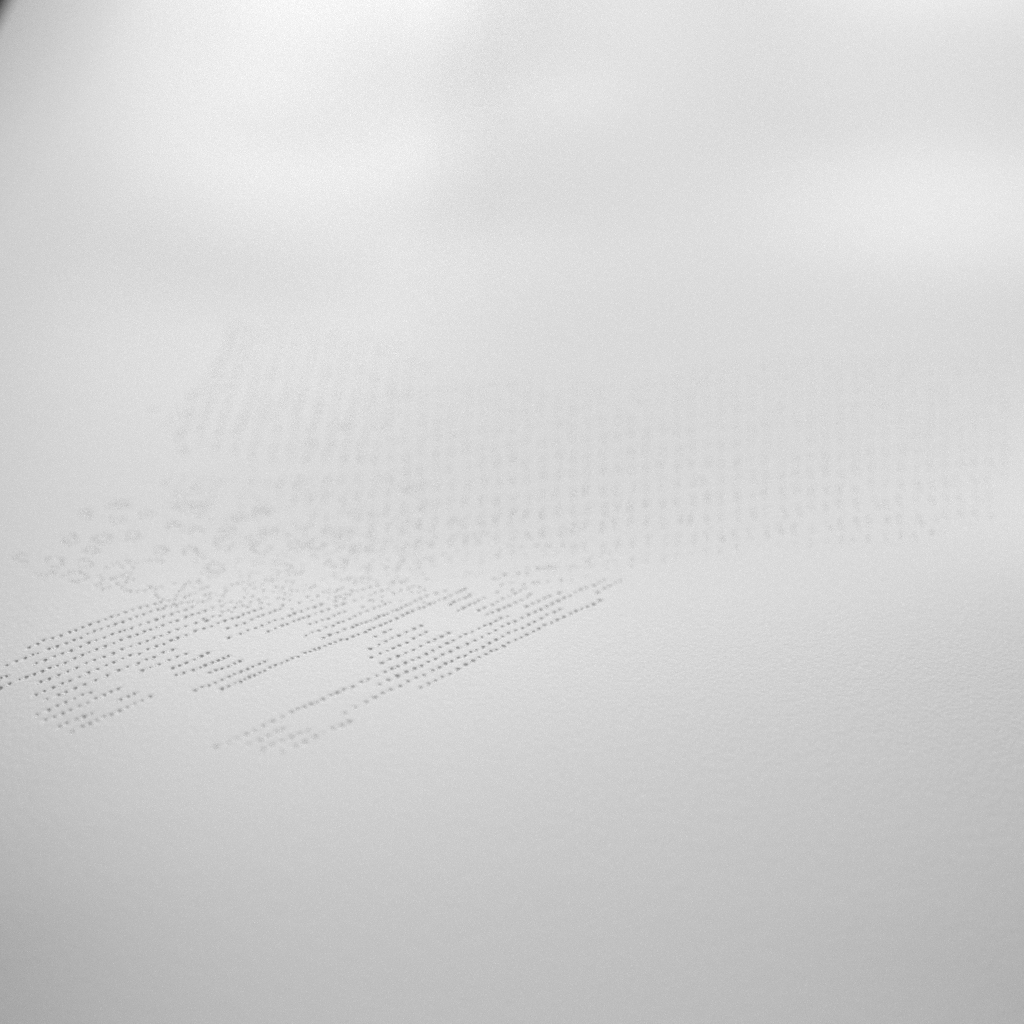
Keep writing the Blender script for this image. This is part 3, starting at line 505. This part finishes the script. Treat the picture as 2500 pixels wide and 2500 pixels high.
pits = []                                              # x, y, radius, depth (mm)
for k in range(0, len(MARKS), 2):
    r = float(np.clip(rng.normal(0.365, 0.045), 0.26, 0.47))
    push = float(np.interp(MARKS[k + 1] / 10, (102, 122, 140, 150), (0.5, 0.82, 0.8, 0.55)))      # the nearest pricks were pushed in less
    pits.append((MARKS[k] / 10, MARKS[k + 1] / 10, r, r * push * rng.uniform(0.8, 1.2)))
n_rows = len(pits)
for k in range(0, len(SOFT), 2):
    if SOFT[k] > 200: continue
    r = float(rng.uniform(0.24, 0.33))
    pits.append((SOFT[k] / 10, SOFT[k + 1] / 10, r, r * rng.uniform(0.5, 0.85) * (1.0 if SOFT[k] < 100 else 0.6)))
for st in STROKES:
    sp, pts = st[0], [(st[i] / 10, st[i + 1] / 10) for i in range(1, len(st), 2)]
    left = rng.uniform(0, sp)
    if pts[0][0] > 12: continue
    jit = 0.09 if sp < 1.08 else 0.35
    for (ax, ay), (bx, by) in zip(pts, pts[1:]):
        L = math.hypot(bx - ax, by - ay)
        while left < L:
            t = left / L
            r = float(rng.uniform(0.23, 0.32))
            pits.append((ax + (bx - ax) * t + rng.normal(0, jit), ay + (by - ay) * t + rng.normal(0, jit),
                         r, r * rng.uniform(0.38, 0.7) * (1.0 if ax < 10 else 0.6) * (0.7 if sp == 1.5 else 1.0)))
            left += sp * rng.uniform(0.8, 1.2)
        left -= L

n_close = len(pits)
def inside(x, y, poly):
    hit = False
    for (ax, ay), (bx, by) in zip(poly, poly[1:] + poly[:1]):
        if (ay > y) != (by > y) and x < ax + (y - ay) * (bx - ax) / (by - ay): hit = not hit
    return hit
# the close-set field behind: upright stitches in files that run straight back
for poly, pitch, length, push, lean in zip(FIELDS, (4.3, 3.6), (5, 4), (1.35, 1.1), (0.25, 0.5)):
    xs = [p[0] for p in poly]; ys = [p[1] for p in poly]
    for k in range(-70, 90):
        turn = lean if k < 0 else 0.7                         # the files fan out a little towards the back
        for m in range(-6, 40):
            y0 = min(ys) + 6.6 * m + 0.12 * k * pitch + rng.normal(0, .35)
            x = k * pitch * (max(y0, 100.0) / 215.0) ** turn + rng.normal(0, .3)
            soft = float(np.interp(x, (-20, 30, 120), (1.0, 0.9, 0.7)))
            for q in range(length):
                y = y0 + q * 1.05 + rng.normal(0, .15)
                if inside(x, y, poly) and rng.random() < 0.92:
                    r = float(rng.uniform(0.24, 0.34))
                    rim = min(1.0, 0.3 + (y - min(ys)) / 22.0 + max(0.0, -x) / 60.0)
                    pits.append((x + 0.5 * (q == 3) + rng.normal(0, .15), y, r, r * rng.uniform(0.4, 0.7) * push * soft * rim))

# ------------------------------------------------------------------ the sheet: one continuous surface, pressed in under every prick
def steps(spans):
    out = []
    for a, b, d in spans:
        out.append(np.arange(a, b - d * 0.01, d))
    return np.concatenate(out + [np.array([spans[-1][1]])])
gx = steps([(X0, -105, 1.6), (-105, 130, 0.30), (130, 190, 0.5), (190, X1, 2.5)])
gy = steps([(Y0, 90, 2.0), (90, 160, 0.25), (160, 320, 0.36), (320, Y1, 2.0)])
GX, GY = np.meshgrid(gx, gy)
LONG = 1.12                                            # no prick is quite round
def slant(x, y):
    return 3.0 * math.sin(x * 7.3 + y * 3.1)
dip = np.zeros_like(GX)
for x, y, r, d in pits:
    i0, i1 = np.searchsorted(gx, (x - 2 * r, x + 2 * r)); j0, j1 = np.searchsorted(gy, (y - 2.6 * r, y + 2.6 * r))
    t = slant(x, y); c, s = math.cos(t), math.sin(t)
    u, v = GX[j0:j1, i0:i1] - x, GY[j0:j1, i0:i1] - y
    w = np.hypot(u * c + v * s, (v * c - u * s) / LONG)
    dip[j0:j1, i0:i1] = np.minimum(dip[j0:j1, i0:i1], -1.5 * d * np.exp(-(w / (0.9 * r)) ** 4))
GZ = height(GX, GY) + dip
ny, nx = GX.shape
co = np.stack([GX, GY, GZ], -1).reshape(-1, 3) * MM
idx = np.arange(ny * nx).reshape(ny, nx)
quads = np.stack([idx[:-1, :-1], idx[:-1, 1:], idx[1:, 1:], idx[1:, :-1]], -1).reshape(-1, 4)
# the cut edge of the sheet, 0.3 mm thick
ring = np.concatenate([idx[0, :], idx[1:, -1], idx[-1, -2::-1], idx[-2:0:-1, 0]])
low = co[ring] - np.array([0, 0, 0.0003])
nr = len(ring); base = len(co)
co = np.concatenate([co, low])
ar = np.arange(nr)
edge = np.stack([base + ar, base + (ar + 1) % nr, ring[(ar + 1) % nr], ring[ar]], -1)
quads = np.concatenate([quads, edge]).astype(np.int32)
me = bpy.data.meshes.new("paper_sheet")
me.vertices.add(len(co)); me.vertices.foreach_set("co", co.astype(np.float32).ravel())
me.loops.add(quads.size); me.loops.foreach_set("vertex_index", quads.ravel())
me.polygons.add(len(quads)); me.polygons.foreach_set("loop_start", np.arange(0, quads.size, 4, dtype=np.int32))
me.polygons.foreach_set("use_smooth", np.ones(len(quads), dtype=bool))
me.update(calc_edges=True)
me.materials.append(PAPER)
sheet = bpy.data.objects.new("paper_sheet", me)
scene.collection.objects.link(sheet)
sheet["label"] = "large white paper sheet pricked with rows and rings of pinholes, bending up behind"
sheet["category"] = "paper"

# ------------------------------------------------------------------ pinholes: the torn cone each prick leaves, with a low lip round it
PROFILE = [(1.38, -0.07), (1.16, 0.055), (0.98, -0.03), (0.80, -0.32), (0.56, -0.70), (0.30, -0.95)]
SEG = 11
def cone(seed, PROFILE=PROFILE, SEG=SEG):
    r = random.Random(seed)
    ph = [r.uniform(0, 6.28) for _ in range(3)]
    vs, fs = [], []
    for k, (rad, z) in enumerate(PROFILE):
        for s in range(SEG):
            a = 2 * math.pi * s / SEG
            wob = 1 + 0.07 * math.sin(2 * a + ph[0]) + 0.05 * math.sin(3 * a + ph[1])
            rr = rad * (wob if k > 0 else 1.0)
            vs.append((rr * math.cos(a), rr * math.sin(a), z + (0.03 * math.sin(2 * a + ph[2]) if k == 1 else 0)))
    vs.append((r.uniform(-.06, .06), r.uniform(-.06, .06), -1.0))
    for k in range(len(PROFILE) - 1):
        for s in range(SEG):
            t = (s + 1) % SEG
            fs.append((k * SEG + s, k * SEG + t, (k + 1) * SEG + t, (k + 1) * SEG + s))
    last = (len(PROFILE) - 1) * SEG
    for s in range(SEG): fs.append((last + s, last + (s + 1) % SEG, len(vs) - 1))
    return vs, fs
SHAPES = [cone(s) for s in range(8)]
FAR_SHAPES = [cone(s, [PROFILE[k] for k in (0, 1, 3, 5)], 7) for s in range(8)]
meshes = []
for vs, fs in SHAPES:
    m = bpy.data.meshes.new("pinhole"); m.from_pydata(vs, [], fs)
    m.polygons.foreach_set("use_smooth", [True] * len(m.polygons)); m.materials.append(PAPER); m.update()
    meshes.append(m)

def view_size(p):
    return p[2] / math.hypot(p[0], p[1], CAM_H)
order = sorted(range(n_rows), key=lambda i: -view_size(pits[i]))
single = set(order[:300])
for i in order[:300]:
    x, y, r, d = pits[i]
    o = bpy.data.objects.new("pinhole", meshes[i % 8])
    h0 = float(height(np.float64(x), np.float64(y)))
    gxx = float(height(np.float64(x + .3), np.float64(y))) - h0; gyy = float(height(np.float64(x), np.float64(y + .3))) - h0
    q = Vector((-gxx / .3, -gyy / .3, 1)).normalized().to_track_quat('Z', 'Y')
    o.rotation_euler = (q.to_matrix().to_4x4() @ Matrix.Rotation(slant(x, y), 4, 'Z')).to_euler()
    o.location = (x * MM, y * MM, h0 * MM)
    o.scale = (r * MM, LONG * r * MM, d * MM)
    o.parent = sheet
    scene.collection.objects.link(o)
allv, allf, n = [], [], 0
for i, (x, y, r, d) in enumerate(pits):
    if i in single: continue
    vs, fs = (SHAPES if i < n_close else FAR_SHAPES)[i % 8]
    v = np.array(vs) * (r, LONG * r, d)
    t = slant(x, y); c, s = math.cos(t), math.sin(t)
    v[:, 0], v[:, 1] = v[:, 0] * c - v[:, 1] * s + x, v[:, 0] * s + v[:, 1] * c + y
    v[:, 2] += height(v[:, 0], v[:, 1])
    allv.append(v * MM); allf += [tuple(k + n for k in f) for f in fs]; n += len(vs)
field = link_mesh("pinhole_field", np.concatenate(allv).tolist(), allf, PAPER, True, sheet)
field["kind"] = "stuff"
